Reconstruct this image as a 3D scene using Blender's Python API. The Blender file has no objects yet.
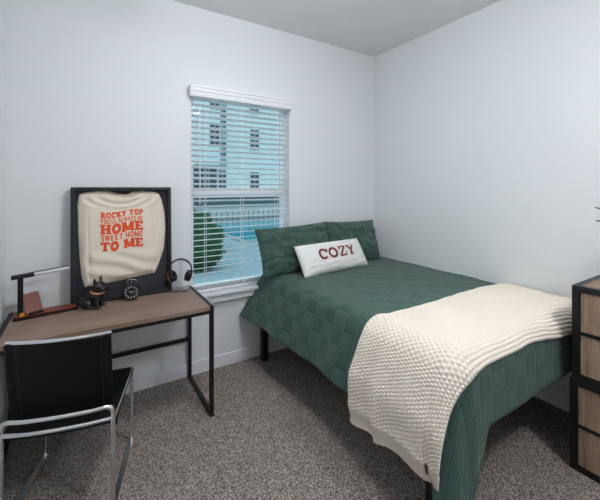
import bpy, bmesh, math, random
from math import sin, cos, pi, hypot, atan2, radians as R, exp
from mathutils import Vector, Matrix, noise
random.seed(7)
S = bpy.context.scene
COL = S.collection

# ------------------------------------------------------------------ helpers
def lin(h):
    c = [int(h[i:i + 2], 16) / 255 for i in (0, 2, 4)]
    return tuple(((v / 12.92) if v <= .04045 else ((v + .055) / 1.055) ** 2.4) for v in c) + (1,)

def mat(name, hexcol='808080', rough=.5, metal=0.0, spec=.5):
    m = bpy.data.materials.new(name); m.use_nodes = True
    b = m.node_tree.nodes['Principled BSDF']
    b.inputs['Base Color'].default_value = lin(hexcol)
    b.inputs['Roughness'].default_value = rough
    b.inputs['Metallic'].default_value = metal
    b.inputs['Specular IOR Level'].default_value = spec
    return m

class NT:
    def __init__(s, m): s.m = m; s.n = m.node_tree.nodes; s.l = m.node_tree.links; s.b = s.n.get('Principled BSDF')
    def add(s, t, **kw):
        n = s.n.new(t)
        for k, v in kw.items():
            if k.startswith('_'): setattr(n, k[1:], v)
            else: n.inputs[k.replace('__', ' ')].default_value = v
        return n
    def link(s, a, b): s.l.new(a, b)
    def coord(s, kind='Object', scale=(1, 1, 1)):
        t = s.add('ShaderNodeTexCoord'); mp = s.add('ShaderNodeMapping'); mp.inputs['Scale'].default_value = scale
        s.link(t.outputs[kind], mp.inputs['Vector']); return mp.outputs['Vector']
    def ramp(s, fac, stops):
        r = s.add('ShaderNodeValToRGB'); e = r.color_ramp.elements
        while len(e) < len(stops): e.new(.5)
        for el, (p, c) in zip(e, stops): el.position = p; el.color = lin(c)
        s.link(fac, r.inputs['Fac']); return r.outputs['Color']
    def noise(s, vec, scale, detail=2, rough=.5):
        n = s.add('ShaderNodeTexNoise', Scale=scale, Detail=detail, Roughness=rough)
        s.link(vec, n.inputs['Vector']); return n.outputs['Fac']
    def bump(s, h, strength=.3, dist=.01):
        b = s.add('ShaderNodeBump', Strength=strength, Distance=dist)
        s.link(h, b.inputs['Height']); s.link(b.outputs['Normal'], s.b.inputs['Normal'])
    def math(s, op, a, b=None):
        n = s.add('ShaderNodeMath', _operation=op)
        for i, v in enumerate((a, b)):
            if v is None: continue
            if isinstance(v, (int, float)): n.inputs[i].default_value = v
            else: s.link(v, n.inputs[i])
        return n.outputs[0]
    def mix(s, f, a, b):
        n = s.add('ShaderNodeMix', _data_type='RGBA')
        if isinstance(f, float): n.inputs[0].default_value = f
        else: s.link(f, n.inputs[0])
        for i, v in ((6, a), (7, b)):
            if isinstance(v, str): n.inputs[i].default_value = lin(v)
            else: s.link(v, n.inputs[i])
        return n.outputs[2]

def paint_mat(name, hexcol, rough=.6):
    m = mat(name, hexcol, rough, spec=.3); t = NT(m)
    t.bump(t.noise(t.coord(), 180, 3), .04, .002); return m

def fabric_mat(name, c1, c2, scale=400, strength=.25):
    m = mat(name, c1, .9, spec=.15); t = NT(m); v = t.coord()
    n = t.noise(v, scale, 2)
    t.link(t.ramp(n, [(.3, c1), (.7, c2)]), t.b.inputs['Base Color'])
    t.bump(n, strength, .003); return m

def wood_mat(name, stops, scale=(1.5, 22, 22), rough=.5, bump=.08):
    m = mat(name, 'ffffff', rough, spec=.3); t = NT(m)
    v = t.coord('Object', scale)
    n1 = t.noise(v, 2.2, 6, .65)
    v2 = t.coord('Object', tuple(k * 4 for k in scale))
    n2 = t.noise(v2, 3.0, 3, .6)
    f = t.math('ADD', t.math('MULTIPLY', n1, .7), t.math('MULTIPLY', n2, .3))
    t.link(t.ramp(f, stops), t.b.inputs['Base Color']); t.bump(f, bump, .004); return m

def glass_mat(name, tint='ffffff', ior=1.45, refl=1.0):
    m = bpy.data.materials.new(name); m.use_nodes = True; n = m.node_tree.nodes; l = m.node_tree.links
    n.clear(); o = n.new('ShaderNodeOutputMaterial'); mx = n.new('ShaderNodeMixShader')
    tr = n.new('ShaderNodeBsdfTransparent'); gl = n.new('ShaderNodeBsdfGlossy'); fr = n.new('ShaderNodeFresnel')
    mu = n.new('ShaderNodeMath'); mu.operation = 'MULTIPLY'; mu.inputs[1].default_value = refl
    fr.inputs['IOR'].default_value = ior; gl.inputs['Roughness'].default_value = .03
    tr.inputs['Color'].default_value = lin(tint)
    ge = n.new('ShaderNodeNewGeometry'); m2 = n.new('ShaderNodeMath'); m2.operation = 'SUBTRACT'; m2.inputs[0].default_value = 1
    m3 = n.new('ShaderNodeMath'); m3.operation = 'MULTIPLY'
    l.new(ge.outputs['Backfacing'], m2.inputs[1]); l.new(fr.outputs[0], mu.inputs[0]); l.new(mu.outputs[0], m3.inputs[0]); l.new(m2.outputs[0], m3.inputs[1])
    l.new(m3.outputs[0], mx.inputs['Fac'])
    l.new(tr.outputs[0], mx.inputs[1]); l.new(gl.outputs[0], mx.inputs[2]); l.new(mx.outputs[0], o.inputs['Surface'])
    return m

def emit_mat(name, col, st):
    m = mat(name, col); b = m.node_tree.nodes['Principled BSDF']
    b.inputs['Emission Color'].default_value = lin(col); b.inputs['Emission Strength'].default_value = st; return m

# ---- bmesh shapes
def box(bm, x0, x1, y0, y1, z0, z1, bev=0, seg=2):
    r = bmesh.ops.create_cube(bm, size=1)
    vs = r['verts']
    bmesh.ops.scale(bm, vec=(x1 - x0, y1 - y0, z1 - z0), verts=vs)
    bmesh.ops.translate(bm, vec=((x0 + x1) / 2, (y0 + y1) / 2, (z0 + z1) / 2), verts=vs)
    if bev:
        es = list({e for v in vs for e in v.link_edges})
        bmesh.ops.bevel(bm, geom=es, offset=bev, segments=seg, affect='EDGES', profile=.5)
    return bm

def tube(bm, pts, r, seg=10, closed=False, flat=None):
    pts = [Vector(p) for p in pts]; n = len(pts); rings = []
    up = None
    for i, p in enumerate(pts):
        if closed: t = pts[(i + 1) % n] - pts[i - 1]
        else: t = pts[min(i + 1, n - 1)] - pts[max(i - 1, 0)]
        t.normalize()
        if up is None:
            a = Vector((0, 0, 1)) if abs(t.z) < .9 else Vector((1, 0, 0))
            up = (a - t * a.dot(t)).normalized()
        else: up = (up - t * up.dot(t)).normalized()
        s = t.cross(up)
        rr = r[i] if isinstance(r, (list, tuple)) else r
        fx, fy = flat or (1, 1)
        rings.append([bm.verts.new(p + (up * cos(2 * pi * k / seg) * fx + s * sin(2 * pi * k / seg) * fy) * rr) for k in range(seg)])
    m = n if closed else n - 1
    for i in range(m):
        A, B = rings[i], rings[(i + 1) % n]
        for k in range(seg): bm.faces.new((A[k], A[(k + 1) % seg], B[(k + 1) % seg], B[k]))
    if not closed:
        bm.faces.new(rings[0][::-1]); bm.faces.new(rings[-1])
    return bm

def arc_pts(c, a, b, r, t0, t1, n=10):
    c, a, b = Vector(c), Vector(a), Vector(b)
    return [c + (a * cos(t0 + (t1 - t0) * i / n) + b * sin(t0 + (t1 - t0) * i / n)) * r for i in range(n + 1)]

def rounded(pts, r, n=6):
    pts = [Vector(p) for p in pts]; out = [pts[0]]
    for i in range(1, len(pts) - 1):
        p = pts[i]; a = (pts[i - 1] - p); b = (pts[i + 1] - p)
        rr = min(r, a.length * .49, b.length * .49); a = p + a.normalized() * rr; b = p + b.normalized() * rr
        for k in range(n + 1):
            t = k / n; out.append(a * (1 - t) ** 2 + p * 2 * t * (1 - t) + b * t * t)
    out.append(pts[-1]); return out

def lathe(bm, prof, seg=24, axis='z', c=(0, 0, 0)):
    rings = []
    for r, h in prof:
        ring = []
        for k in range(seg):
            a = 2 * pi * k / seg; x, y = r * cos(a), r * sin(a)
            v = (x, y, h) if axis == 'z' else ((x, h, y) if axis == 'y' else (h, x, y))
            ring.append(bm.verts.new(Vector(v) + Vector(c)))
        rings.append(ring)
    for A, B in zip(rings, rings[1:]):
        for k in range(seg): bm.faces.new((A[k], A[(k + 1) % seg], B[(k + 1) % seg], B[k]))
    bm.faces.new(rings[0][::-1]); bm.faces.new(rings[-1]); return bm

def ball(bm, c, r, rot=None, sub=3):
    q = bmesh.ops.create_icosphere(bm, subdivisions=sub, radius=1)
    M = Matrix.Translation(c) @ (rot.to_4x4() if rot else Matrix()) @ Matrix.Diagonal((*((r, r, r) if isinstance(r, (int, float)) else r), 1))
    bmesh.ops.transform(bm, matrix=M, verts=q['verts']); return bm

def BM(): return bmesh.new()

def obj(name, bm, m, parent=None, smooth=False, loc=None):
    if m is not None and smooth is not None:
        bmesh.ops.recalc_face_normals(bm, faces=bm.faces)
    me = bpy.data.meshes.new(name); bm.to_mesh(me); bm.free()
    o = bpy.data.objects.new(name, me); COL.objects.link(o)
    if m: me.materials.append(m)
    if smooth:
        me.polygons.foreach_set('use_smooth', [True] * len(me.polygons))
        if smooth == 'auto': 
            me.set_sharp_from_angle(angle=R(35))
    if parent: o.parent = parent
    if loc: o.location = loc
    return o

def tag(o, label, cat, group=None):
    o['label'] = label; o['category'] = cat
    if group: o['group'] = group
    return o

def thing(name, label, cat, loc=(0, 0, 0), rotz=0, rotx=0, group=None):
    o = bpy.data.objects.new(name, None); COL.objects.link(o); o.empty_display_size = .1
    o.location = loc; o.rotation_euler = (rotx, 0, rotz); return tag(o, label, cat, group)

def struct(name, bm, m, parent=None, smooth=False):
    o = obj(name, bm, m, parent, smooth)
    if parent is None: o['kind'] = 'structure'
    return o

def grid_obj(name, rows, m, parent=None, uvs=None, thick=0, smooth=True):
    nr, nc = len(rows), len(rows[0])
    vs = [p for r in rows for p in r]
    fs = [(i * nc + j, i * nc + j + 1, (i + 1) * nc + j + 1, (i + 1) * nc + j) for i in range(nr - 1) for j in range(nc - 1)]
    me = bpy.data.meshes.new(name); me.from_pydata([tuple(v) for v in vs], [], fs)
    if uvs:
        fl = [q for r in uvs for q in r]; ul = me.uv_layers.new(name='UVMap')
        for lp in me.loops: ul.data[lp.index].uv = fl[lp.vertex_index]
    me.polygons.foreach_set('use_smooth', [smooth] * len(me.polygons)); me.materials.append(m)
    o = bpy.data.objects.new(name, me); COL.objects.link(o)
    if parent: o.parent = parent
    if thick:
        s = o.modifiers.new('thickness', 'SOLIDIFY'); s.thickness = abs(thick); s.offset = 1 if thick > 0 else -1
    return o

def sm(t): t = max(0, min(1, t)); return t * t * (3 - 2 * t)
def nz(x, y, z=0): return noise.noise(Vector((x, y, z)))

# ------------------------------------------------------------------ materials
M_wall = paint_mat('wall_paint', 'e2e5e6')
M_ceil = paint_mat('ceiling_paint', 'eaebed', .8)
M_trim = paint_mat('trim_paint', 'e0e2e6', .35)
M_white = mat('white_vinyl', 'eeeff1', .35)
M_black = mat('black_powder_coat', '0c0c0d', .45, .0, .4)
M_blackp = mat('black_plastic', '0b0b0c', .35)
M_chrome = mat('chrome', 'e6e8ea', .2, 1.0)
M_leather = mat('black_leather', '07090e', .5, spec=.22)
t = NT(M_leather); t.bump(t.noise(t.coord(), 260, 3), .08, .002)
M_desk = wood_mat('desk_laminate', [(.3, '67554a'), (.5, '8a7466'), (.7, '9f897a')], (1.2, 26, 26), .42, .03)
M_rust = wood_mat('rustic_wood', [(.30, '3d2f25'), (.43, '735d4c'), (.56, '917966'), (.74, 'a8917c')], (16, 16, 1.1), .6, .2)
M_cherry = wood_mat('cherry_wood', [(.3, '53261c'), (.6, '7e3d2b'), (.8, '95503a')], (3, 30, 30), .4, .03)
M_pad = mat('brown_leather', '74443a', .55)
M_amber = mat('amber_knob', 'd9921f', .35)
M_silver = mat('silver_led_cover', 'e2e4e5', .4, 0)

# carpet
M_carpet = mat('carpet', '6b6159', .95, spec=.05); t = NT(M_carpet); v = t.coord()
vo = t.add('ShaderNodeTexVoronoi', Scale=210.0); t.link(v, vo.inputs['Vector'])
n1 = t.noise(v, 260, 2, .6); n2 = t.noise(v, 6, 2)
cr = t.add('ShaderNodeSeparateColor'); t.link(vo.outputs['Color'], cr.inputs[0])
f = t.math('ADD', t.math('MULTIPLY', cr.outputs[0], .6), t.math('MULTIPLY', n1, .4))
c = t.ramp(f, [(.24, '38332e'), (.42, '7c736c'), (.6, '958c84'), (.78, 'c8bfb6')])
t.link(t.mix(t.math('MULTIPLY', n2, .3), c, '7f7771'), t.b.inputs['Base Color'])
t.bump(t.math('ADD', n1, vo.outputs['Distance']), .5, .004)

# quilt: woven patchwork of smooth and pebbled squares, follows the cloth (UV in metres)
def quilt_mat(name, a, b, sq=.105, hi='4d6f63', k=.35):
    m = mat(name, a, .75, spec=.25); t = NT(m); uv = t.coord('UV')
    ck = t.add('ShaderNodeTexChecker', Scale=1 / sq); ck.inputs[1].default_value = (0, 0, 0, 1); ck.inputs[2].default_value = (1, 1, 1, 1)
    t.link(uv, ck.inputs['Vector'])
    peb = t.add('ShaderNodeTexVoronoi', Scale=170.0); t.link(uv, peb.inputs['Vector'])
    fine = t.noise(uv, 420, 2)
    msk = ck.outputs['Fac']
    sx = t.add('ShaderNodeSeparateXYZ'); t.link(uv, sx.inputs[0])
    def seam(o):
        k = t.math('ABSOLUTE', t.math('SUBTRACT', t.math('FRACT', t.math('MULTIPLY', o, 1 / sq)), .5))
        return t.math('SMOOTH_MIN', t.math('MULTIPLY', t.math('SUBTRACT', .5, k), 12), 1)
    ss = t.math('MULTIPLY', seam(sx.outputs[0]), seam(sx.outputs[1]))
    h = t.math('ADD', t.math('MULTIPLY', t.math('MULTIPLY', peb.outputs['Distance'], 1.2), msk), t.math('MULTIPLY', ss, .9))
    h = t.math('ADD', h, t.math('MULTIPLY', fine, .25))
    cA = t.mix(fine, a, b)
    cB = t.mix(t.math('MULTIPLY', peb.outputs['Distance'], 1.1), b, a)
    pat = t.mix(msk, cA, t.mix(k, cB, hi))
    t.link(pat, t.b.inputs['Base Color']); t.bump(h, .8, .006)
    t.b.inputs['Sheen Weight'].default_value = .15
    return m
M_quilt = quilt_mat('green_quilted_cotton', '3c5b51', '2f4a43', hi='4b695f', k=.25)
M_sham = quilt_mat('green_sham_cotton', '3f5c53', '324a43', hi='40594f', k=.5)
M_knit = fabric_mat('cream_knit_yarn', 'efe7db', 'e2d7c8', 500, .3)
M_boucle = fabric_mat('white_boucle', 'efeeec', 'e0dfdd', 160, .8)
M_rustthread = mat('rust_brown_thread', '74352a', .8)
M_cream = fabric_mat('cream_fleece', 'ebe0d0', 'e2d6c4', 350, .2)
M_orange = mat('orange_print', 'e2521f', .7, spec=.2)
M_backing = mat('navy_backing', '1a2029', .6)
M_glass = glass_mat('clear_glass', 'ffffff', 1.4, .5)
M_wglass = glass_mat('window_glass', 'e2f1f3', 1.45, .35)
M_acryl = glass_mat('clear_acrylic', 'f6f8fa', 1.5, 2.2)
M_copper = mat('copper_trim', 'c98a62', .3, .8)
M_tag = mat('leather_tag', '43261e', .6)

# ------------------------------------------------------------------ setting
H = 3.04; XL = -3.244; YF = -5.0; WX0, WX1, WZ0, WZ1 = -2.07, -1.13, .658, 2.37
bm = BM(); box(bm, XL - .15, .15, YF - .15, .15, -.1, 0); struct('floor', bm, M_carpet)
bm = BM(); box(bm, XL - .15, .15, YF - .15, .15, H, H + .1); struct('ceiling', bm, M_ceil)
bm = BM()
for a in ((XL - .15, WX0, 0, H), (WX1, .15, 0, H), (WX0, WX1, 0, WZ0 - .02), (WX0, WX1, WZ1, H)):
    box(bm, a[0], a[1], 0, .15, a[2], a[3])
bmesh.ops.remove_doubles(bm, verts=bm.verts, dist=1e-5)
struct('wall_back', bm, M_wall)
bm = BM(); box(bm, 0, .15, YF - .15, 0, 0, H); struct('wall_right', bm, M_wall)
bm = BM(); box(bm, XL - .15, XL, YF - .15, 0, 0, H); struct('wall_left', bm, M_wall)
bm = BM(); box(bm, XL, 0, YF - .15, YF, 0, H); struct('wall_front', bm, M_wall)
def baseb(name, x0, x1, y0, y1, ax):
    bm = BM()
    box(bm, x0, x1, y0, y1, 0, .105, .004, 2)
    struct(name, bm, M_trim)
baseb('baseboard_back', XL + .014, -.014, -.013, 0, 0)
baseb('baseboard_right', -.013, 0, YF, 0, 1)
baseb('baseboard_left', XL, XL + .013, YF, 0, 1)

# window: single-hung white vinyl unit set in the wall
bm = BM()
fw = .04
box(bm, WX0, WX0 + fw, .075, .14, WZ0, WZ1, .004); box(bm, WX1 - fw, WX1, .075, .14, WZ0, WZ1, .004)
box(bm, WX0 + fw, WX1 - fw, .075, .14, WZ1 - fw, WZ1, .004); box(bm, WX0 + fw, WX1 - fw, .075, .14, WZ0 - .02, WZ0 + .05, .004)
win = struct('window_1', bm, M_white)
bm = BM(); box(bm, WX0 + fw, WX1 - fw, .08, .125, 1.455, 1.54, .004); obj('meeting_rail', bm, M_white, win)
bm = BM(); box(bm, WX0 + fw, WX1 - fw, .104, .110, WZ0 + .05, 1.455); obj('glass_pane', bm, M_wglass, win)
bm = BM(); box(bm, WX0 + fw, WX1 - fw, .112, .118, 1.54, WZ1 - fw); obj('glass_pane', bm, M_wglass, win)
bm = BM(); box(bm, WX0 + .008, WX1 + .03, -.075, .0, WZ0 - .022, WZ0, .004); box(bm, WX0 + .001, WX1 - .001, 0, .075, WZ0 - .02, WZ0)
obj('window_sill', bm, M_trim, win)
bm = BM(); box(bm, WX0 + .015, WX1 + .02, -.05, 0, WZ0 - .082, WZ0 - .022, .004); obj('apron', bm, M_trim, win)

# blinds
bl = thing('window_blind', 'white slatted blind hanging in the window, slats open', 'blind', (-1.6, 0, WZ0))
X0, X1 = WX0 + .008 + 1.6, WX1 - .008 + 1.6
bm = BM()
prof = [(-.012, 0), (-.052, 0), (-.056, .02), (-.058, .035), (-.064, .045), (-.066, .068), (-.072, .074), (-.072, .086), (-.012, .086)]
zt = 2.29 - WZ0
A = [bm.verts.new((X0 - .03, y, zt + z)) for y, z in prof]; B = [bm.verts.new((X1 + .004, y, zt + z)) for y, z in prof]
for i in range(len(prof)): bm.faces.new((A[i], A[(i + 1) % len(prof)], B[(i + 1) % len(prof)], B[i]))
bm.faces.new(A[::-1]); bm.faces.new(B)
obj('valance', bm, M_white, bl)
bm = BM(); box(bm, X0, X1, .004, .055, WZ1 - .06 - WZ0, WZ1 - .003 - WZ0); obj('headrail', bm, M_white, bl)
bm = BM(); pitch = .0475; n = 33; tl = R(16)
for i in range(n):
    z = 2.285 - WZ0 - pitch * i
    if i == n - 1: break
    d = Vector((0, cos(tl), -sin(tl))) * .025; q = Vector((0, sin(tl), cos(tl))) * .0014
    c = Vector((0, .032, z)); vs = []
    for x in (X0 + .002, X1 - .002):
        for a in (-1, -.33, .33, 1):
            vs.append((bm.verts.new(c + Vector((x, 0, 0)) + d * a + q * (1 + 1.4 * (1 - a * a))), bm.verts.new(c + Vector((x, 0, 0)) + d * a + q * (-1 + 1.4 * (1 - a * a)))))
    for k in range(3):
        a, b, c2, e = vs[k], vs[k + 1], vs[5 + k], vs[4 + k]
        bm.faces.new((a[0], b[0], c2[0], e[0])); bm.faces.new((a[1], e[1], c2[1], b[1]))
    bm.faces.new((vs[0][0], vs[4][0], vs[4][1], vs[0][1])); bm.faces.new((vs[3][0], vs[3][1], vs[7][1], vs[7][0]))
    for o in (0, 4):
        for k in range(3): bm.faces.new((vs[o + k][0], vs[o + k][1], vs[o + k + 1][1], vs[o + k + 1][0]))
# the surplus slats resting in a pile on the bottom rail
for k in range(3): box(bm, X0 + .002, X1 - .002, .008, .057, .036 + k * .012, .039 + k * .012)
obj('slats', bm, M_white, bl, smooth=None)
bm = BM(); box(bm, X0 + .002, X1 - .002, .008, .056, .004, .026, .004); obj('bottom_rail', bm, M_white, bl)
for x in (-1.943, -1.61, -1.26):
    bm = BM()
    for y in (.005, .059): box(bm, x + 1.6 - .0016, x + 1.6 + .0016, y - .001, y + .001, .026, WZ1 - .06 - WZ0)
    obj('ladder_cord', bm, M_white, bl)
bm = BM(); tube(bm, [(-.40, -.002, 1.58), (-.40, -.008, .75)], .004, 8); obj('tilt_wand', bm, M_white, bl)

# ceiling lamp of the room and an added fill lamp (above and behind the frame of the photo)
M_glow = emit_mat('lamp_glow', 'f9fbff', 98)
def ceiling_light(x, y, label, r):
    cl = thing('ceiling_light', label, 'ceiling light', (x, y, H), group='ceiling lamps')
    bm = BM(); lathe(bm, [(.10, 0), (.11, -.012), (.11, -.03), (.1, -.046)], 40); obj('lamp_base', bm, M_white, cl, 'auto')
    bm = BM(); lathe(bm, [(.02, -.045), (.02, -.13)], 16); obj('stem', bm, M_white, cl, 'auto')
    bm = BM(); lathe(bm, [(q * r, z) for q, z in ((.05, -.128), (.56, -.132), (.88, -.145), (1, -.165), (.95, -.19), (.74, -.212), (.42, -.226), (.05, -.23))], 40)
    obj('diffuser', bm, M_glow, cl, True)
ceiling_light(-1.12, -3.25, 'round white glass ceiling lamp behind the drawers, farther from the window', .16)
ceiling_light(-1.9, -1.5, 'added fill lamp of round white glass above the middle of the floor, nearer the window', .13)  # unseen second lamp, added only to brighten the window wall

# ------------------------------------------------------------------ outside the window
GZ = -3.3
M_pave = fabric_mat('courtyard_paving', 'aab7be', '94a3ab', 3, .1)
M_siding = mat('pale_siding', 'dfe6e8', .7); t = NT(M_siding)
wv = t.add('ShaderNodeTexWave', Scale=1.2, _bands_direction='Z'); t.link(t.coord(), wv.inputs['Vector']); t.bump(wv.outputs['Fac'], .3, .02)
M_greywall = mat('blue_grey_panel', '8fa3ad', .7)
M_dpane = mat('dark_pane', '16384a', .08, spec=.8)
M_tpane = mat('teal_pane', '2f6472', .1, spec=.8)
M_pool = mat('pool_water', '2aa6ba', .06); t = NT(M_pool); t.bump(t.noise(t.coord(), 1.5, 3), .3, .05)
M_leafd = fabric_mat('shrub_leaves', '23492f', '3d6b46', 9, .5)
M_rail = mat('dark_rail', '1d2a30', .5)
bm = BM(); box(bm, -40, 70, .6, 80, GZ - .2, GZ); struct('courtyard_ground', bm, M_pave)
bd = thing('apartment_building', 'pale blue grey apartment block across the courtyard seen through the blind', 'building', (16, 45, GZ))
def bx(*a):
    return box(BM(), a[0] - 16, a[1] - 16, a[2] - 45, a[3] - 45, a[4] - GZ, a[5] - GZ)
obj('wall', bx(-12, 45, 45, 58, GZ, 24), M_siding, bd)
obj('wing', bx(8, 13.6, 43.6, 45.2, 4.6, 24), M_siding, bd)
obj('recess_panel', bx(13.6, 15, 44.85, 45.1, -1, 15), M_greywall, bd)
for a in ((12, 13.5, 43.5, 43.7, 7.2, 10.2), (12, 13.5, 43.5, 43.7, 12.2, 15), (9.9, 13.55, 44.8, 45.1, 1.2, 4.6), (18.6, 20.2, 44.8, 45.1, 7.1, 10.3),
          (18.6, 20.2, 44.8, 45.1, 1.3, 3.9), (18.5, 20.2, 44.8, 45.1, 12.6, 14.2), (13.7, 14.9, 44.75, 45, 1.2, 4), (13.7, 14.9, 44.75, 45, 5.6, 8.4), (13.7, 14.9, 44.75, 45, 10, 13)):
    w = obj('window', bx(*a), M_white, bd)
    nn = 3 if a[1] - a[0] > 2 else 2
    bm = BM()
    for k in range(nn):
        for z0, z1 in ((a[4] + .08, (a[4] + a[5]) / 2 - .05), ((a[4] + a[5]) / 2 + .05, a[5] - .08)):
            s = (a[1] - a[0] - .1) / nn
            box(bm, a[0] + .1 + k * s - 16, a[0] + k * s + s - 16, a[2] - .04 - 45, a[2] - 45, z0 - GZ, z1 - GZ)
    obj('pane', bm, M_dpane, w)
obj('storefront', bx(8, 30, 44.7, 45.1, -1.3, .1), M_tpane, bd)
obj('canopy', bx(8, 30, 43.2, 45, .1, .45), M_siding, bd)
fe = thing('pool_fence', 'dark railing along the far side of the pool outside', 'fence', (16, 43, GZ))
bm = BM()
for x in range(-10, 14): box(bm, x * .8 - .03, x * .8 + .03, -.04, .04, 0, 1.5)
obj('post_row', bm, M_rail, fe)
bm = BM()
for z in (.35, 1.42): box(bm, -8.2, 10.6, -.05, .05, z, z + .1)
obj('rail', bm, M_rail, fe)
po = thing('swimming_pool', 'turquoise swimming pool in the courtyard below the window', 'pool', (18, 32.5, GZ))
bm = BM(); box(bm, -9, 8, -7.5, 8, .0, .12); obj('coping', bm, M_pave, po)
bm = BM(); box(bm, -8.4, 7.4, -6.9, 7.4, .08, .15); obj('water', bm, M_pool, po)
def shrub(x, y, r, h, label, seed):
    bm = BM(); ball(bm, (0, 0, h * .5), (r, r, h * .5), sub=4)
    for v in bm.verts: v.co += v.co.normalized() * nz(v.co.x * 3 + seed, v.co.y * 3, v.co.z * 3) * .35 * r + Vector((nz(v.co.x * 11, v.co.y * 11, seed), nz(v.co.y * 11, v.co.z * 11, seed), 0)) * .15 * r
    rnd = random.Random(seed); src = [(v.co.copy(), v.co.normalized()) for v in bm.verts]
    for _ in range(2600):
        p, nn = rnd.choice(src); p = p + Vector((rnd.gauss(0, .06), rnd.gauss(0, .06), rnd.gauss(0, .06))) + nn * rnd.uniform(-.05, .12)
        a = Vector((rnd.gauss(0, 1), rnd.gauss(0, 1), rnd.gauss(0, 1))).normalized(); b = a.orthogonal().normalized()
        bm.faces.new([bm.verts.new(p + q) for q in (-a * .1, b * .045, a * .1, -b * .045)])
    for v in bm.verts: v.co.z = max(v.co.z, 0)
    o = obj('shrub', bm, M_leafd, None, True, (x, y, GZ)); tag(o, label, 'shrub', 'shrubs in the courtyard')
shrub(3.0, 17.5, 1.3, 2.0, 'dark green shrub nearest the window, behind the lowest slats', 1)
shrub(4.6, 23, 1.6, 2.3, 'dark green shrub at the near left end of the pool outside', 2)
shrub(6.6, 31, 1.5, 2.4, 'dark green shrub left of the pool outside, halfway along it', 3)
shrub(7.6, 41.2, 1.2, 2.2, 'dark green shrub against the apartment block beyond the pool', 4)

# ------------------------------------------------------------------ desk
DX0, DX1, DY0, DY1, DZ = -3.222, -2.078, -.60, -.022, .745
dk = thing('desk', 'wood topped writing desk with square black metal frame under the window wall', 'desk', ((DX0 + DX1) / 2, (DY0 + DY1) / 2, 0))
hx, hy = (DX1 - DX0) / 2, (DY1 - DY0) / 2; tb = .026
bm = BM(); box(bm, -hx + tb, hx - tb, -hy, hy, DZ - .026, DZ, .0015); obj('tabletop', bm, M_desk, dk)
for s in (-1, 1):
    xa, xb = (s * hx - tb, s * hx) if s > 0 else (-hx, -hx + tb)
    for y0 in (-hy, hy - tb):
        bm = BM(); box(bm, xa, xb, y0, y0 + tb, 0, DZ - .0, .0015); obj('leg', bm, M_black, dk)
    bm = BM(); box(bm, xa, xb, -hy + tb, hy - tb, DZ - tb, DZ + .0005, .0015); obj('top_rail', bm, M_black, dk)
    bm = BM(); box(bm, xa, xb, -hy + tb, hy - tb, 0, tb, .0015); obj('foot_rail', bm, M_black, dk)
bm = BM(); box(bm, -hx + tb, hx - tb, -hy + .006, -hy + .026, DZ - .05, DZ - .026); obj('front_apron', bm, M_black, dk)
bm = BM(); box(bm, -hx + tb, hx - tb, hy - tb + .002, hy - .004, .305, .332); obj('rear_stretcher', bm, M_black, dk)

# ------------------------------------------------------------------ chair
M_thread = mat('black_thread', '23262c', .7)
ch = thing('chair', 'black leather sling chair with chrome tube frame pulled up to the desk', 'chair', (-2.854, -.700, 0), R(-16.05))
w = .224; tr = .0108; wb = .213; yf, yr = .232, -.238
for s in (-1, 1):
    bm = BM(); tube(bm, [(s * w, yf, .012), (s * w, yf, .436)], tr, 12); obj('leg', bm, M_chrome, ch, 'auto')
    bm = BM(); tube(bm, [(s * w, yr, .012), (s * w, yr, .41)], tr, 12); obj('leg', bm, M_chrome, ch, 'auto')
    bm = BM(); box(bm, s * w - .014, s * w + .014, yr - .012, yf + .012, 0, .013, .002); obj('runner', bm, M_chrome, ch)
    bm = BM(); tube(bm, [(s * w, yf + .004, .437), (s * w, 0, .437), (s * w, yr, .437)], tr, 12); obj('seat_rail', bm, M_chrome, ch, 'auto')
    bm = BM(); tube(bm, [(s * (wb - .012), -.165, .43), (s * (wb - .012), -.222, .845)], .008, 10); obj('back_upright', bm, M_chrome, ch, 'auto')
bm = BM()
p = [(w, yr, .405), (w, yr, .500), (w - .08, yr - .022, .502), (0, yr - .03, .502), (-w + .08, yr - .022, .502), (-w, yr, .500), (-w, yr, .405)]
tube(bm, rounded(p, .05, 6), tr, 12); obj('rear_hoop', bm, M_chrome, ch, 'auto')
bm = BM(); tube(bm, [(w, yr, .440), (w * .5, yr - .016, .440), (0, yr - .02, .440), (-w * .5, yr - .016, .440), (-w, yr, .440)], tr, 12); obj('rear_crossbar', bm, M_chrome, ch, 'auto')
bm = BM()
tube(bm, [(wb * q, -.222 - .03 * (1 - q * q), .845) for q in (1, .75, .5, .25, 0, -.25, -.5, -.75, -1)], .0085, 12); obj('back_top_bar', bm, M_chrome, ch, 'auto')
rows = []
for i in range(25):
    q = i / 24; z = .448 + (.842 - .448) * q
    r_ = []
    for j in range(41):
        u = -1 + 2 * j / 40
        y = -.163 - .059 * q - (.03 * (1 - u * u) * (.35 + .65 * q))
        if abs(abs(u) - .83) < .03: y += .0012
        y -= .009 * sm((abs(u) - .86) / .1)
        r_.append((u * (wb + .001), y - .001, z))
    rows.append(r_)
grid_obj('backrest', rows, M_leather, ch, thick=.006)
for s in (-1, 1):
    bm = BM(); pts = []
    for i in range(13):
        q = i / 12; z = .452 + .385 * q; u = .80
        pts.append((s * u * wb, -.163 - .059 * q - .03 * (1 - u * u) * (.35 + .65 * q) - .0075, z))
    tube(bm, pts, .0011, 5); obj('stitching', bm, M_thread, ch)
rows = []
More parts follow.
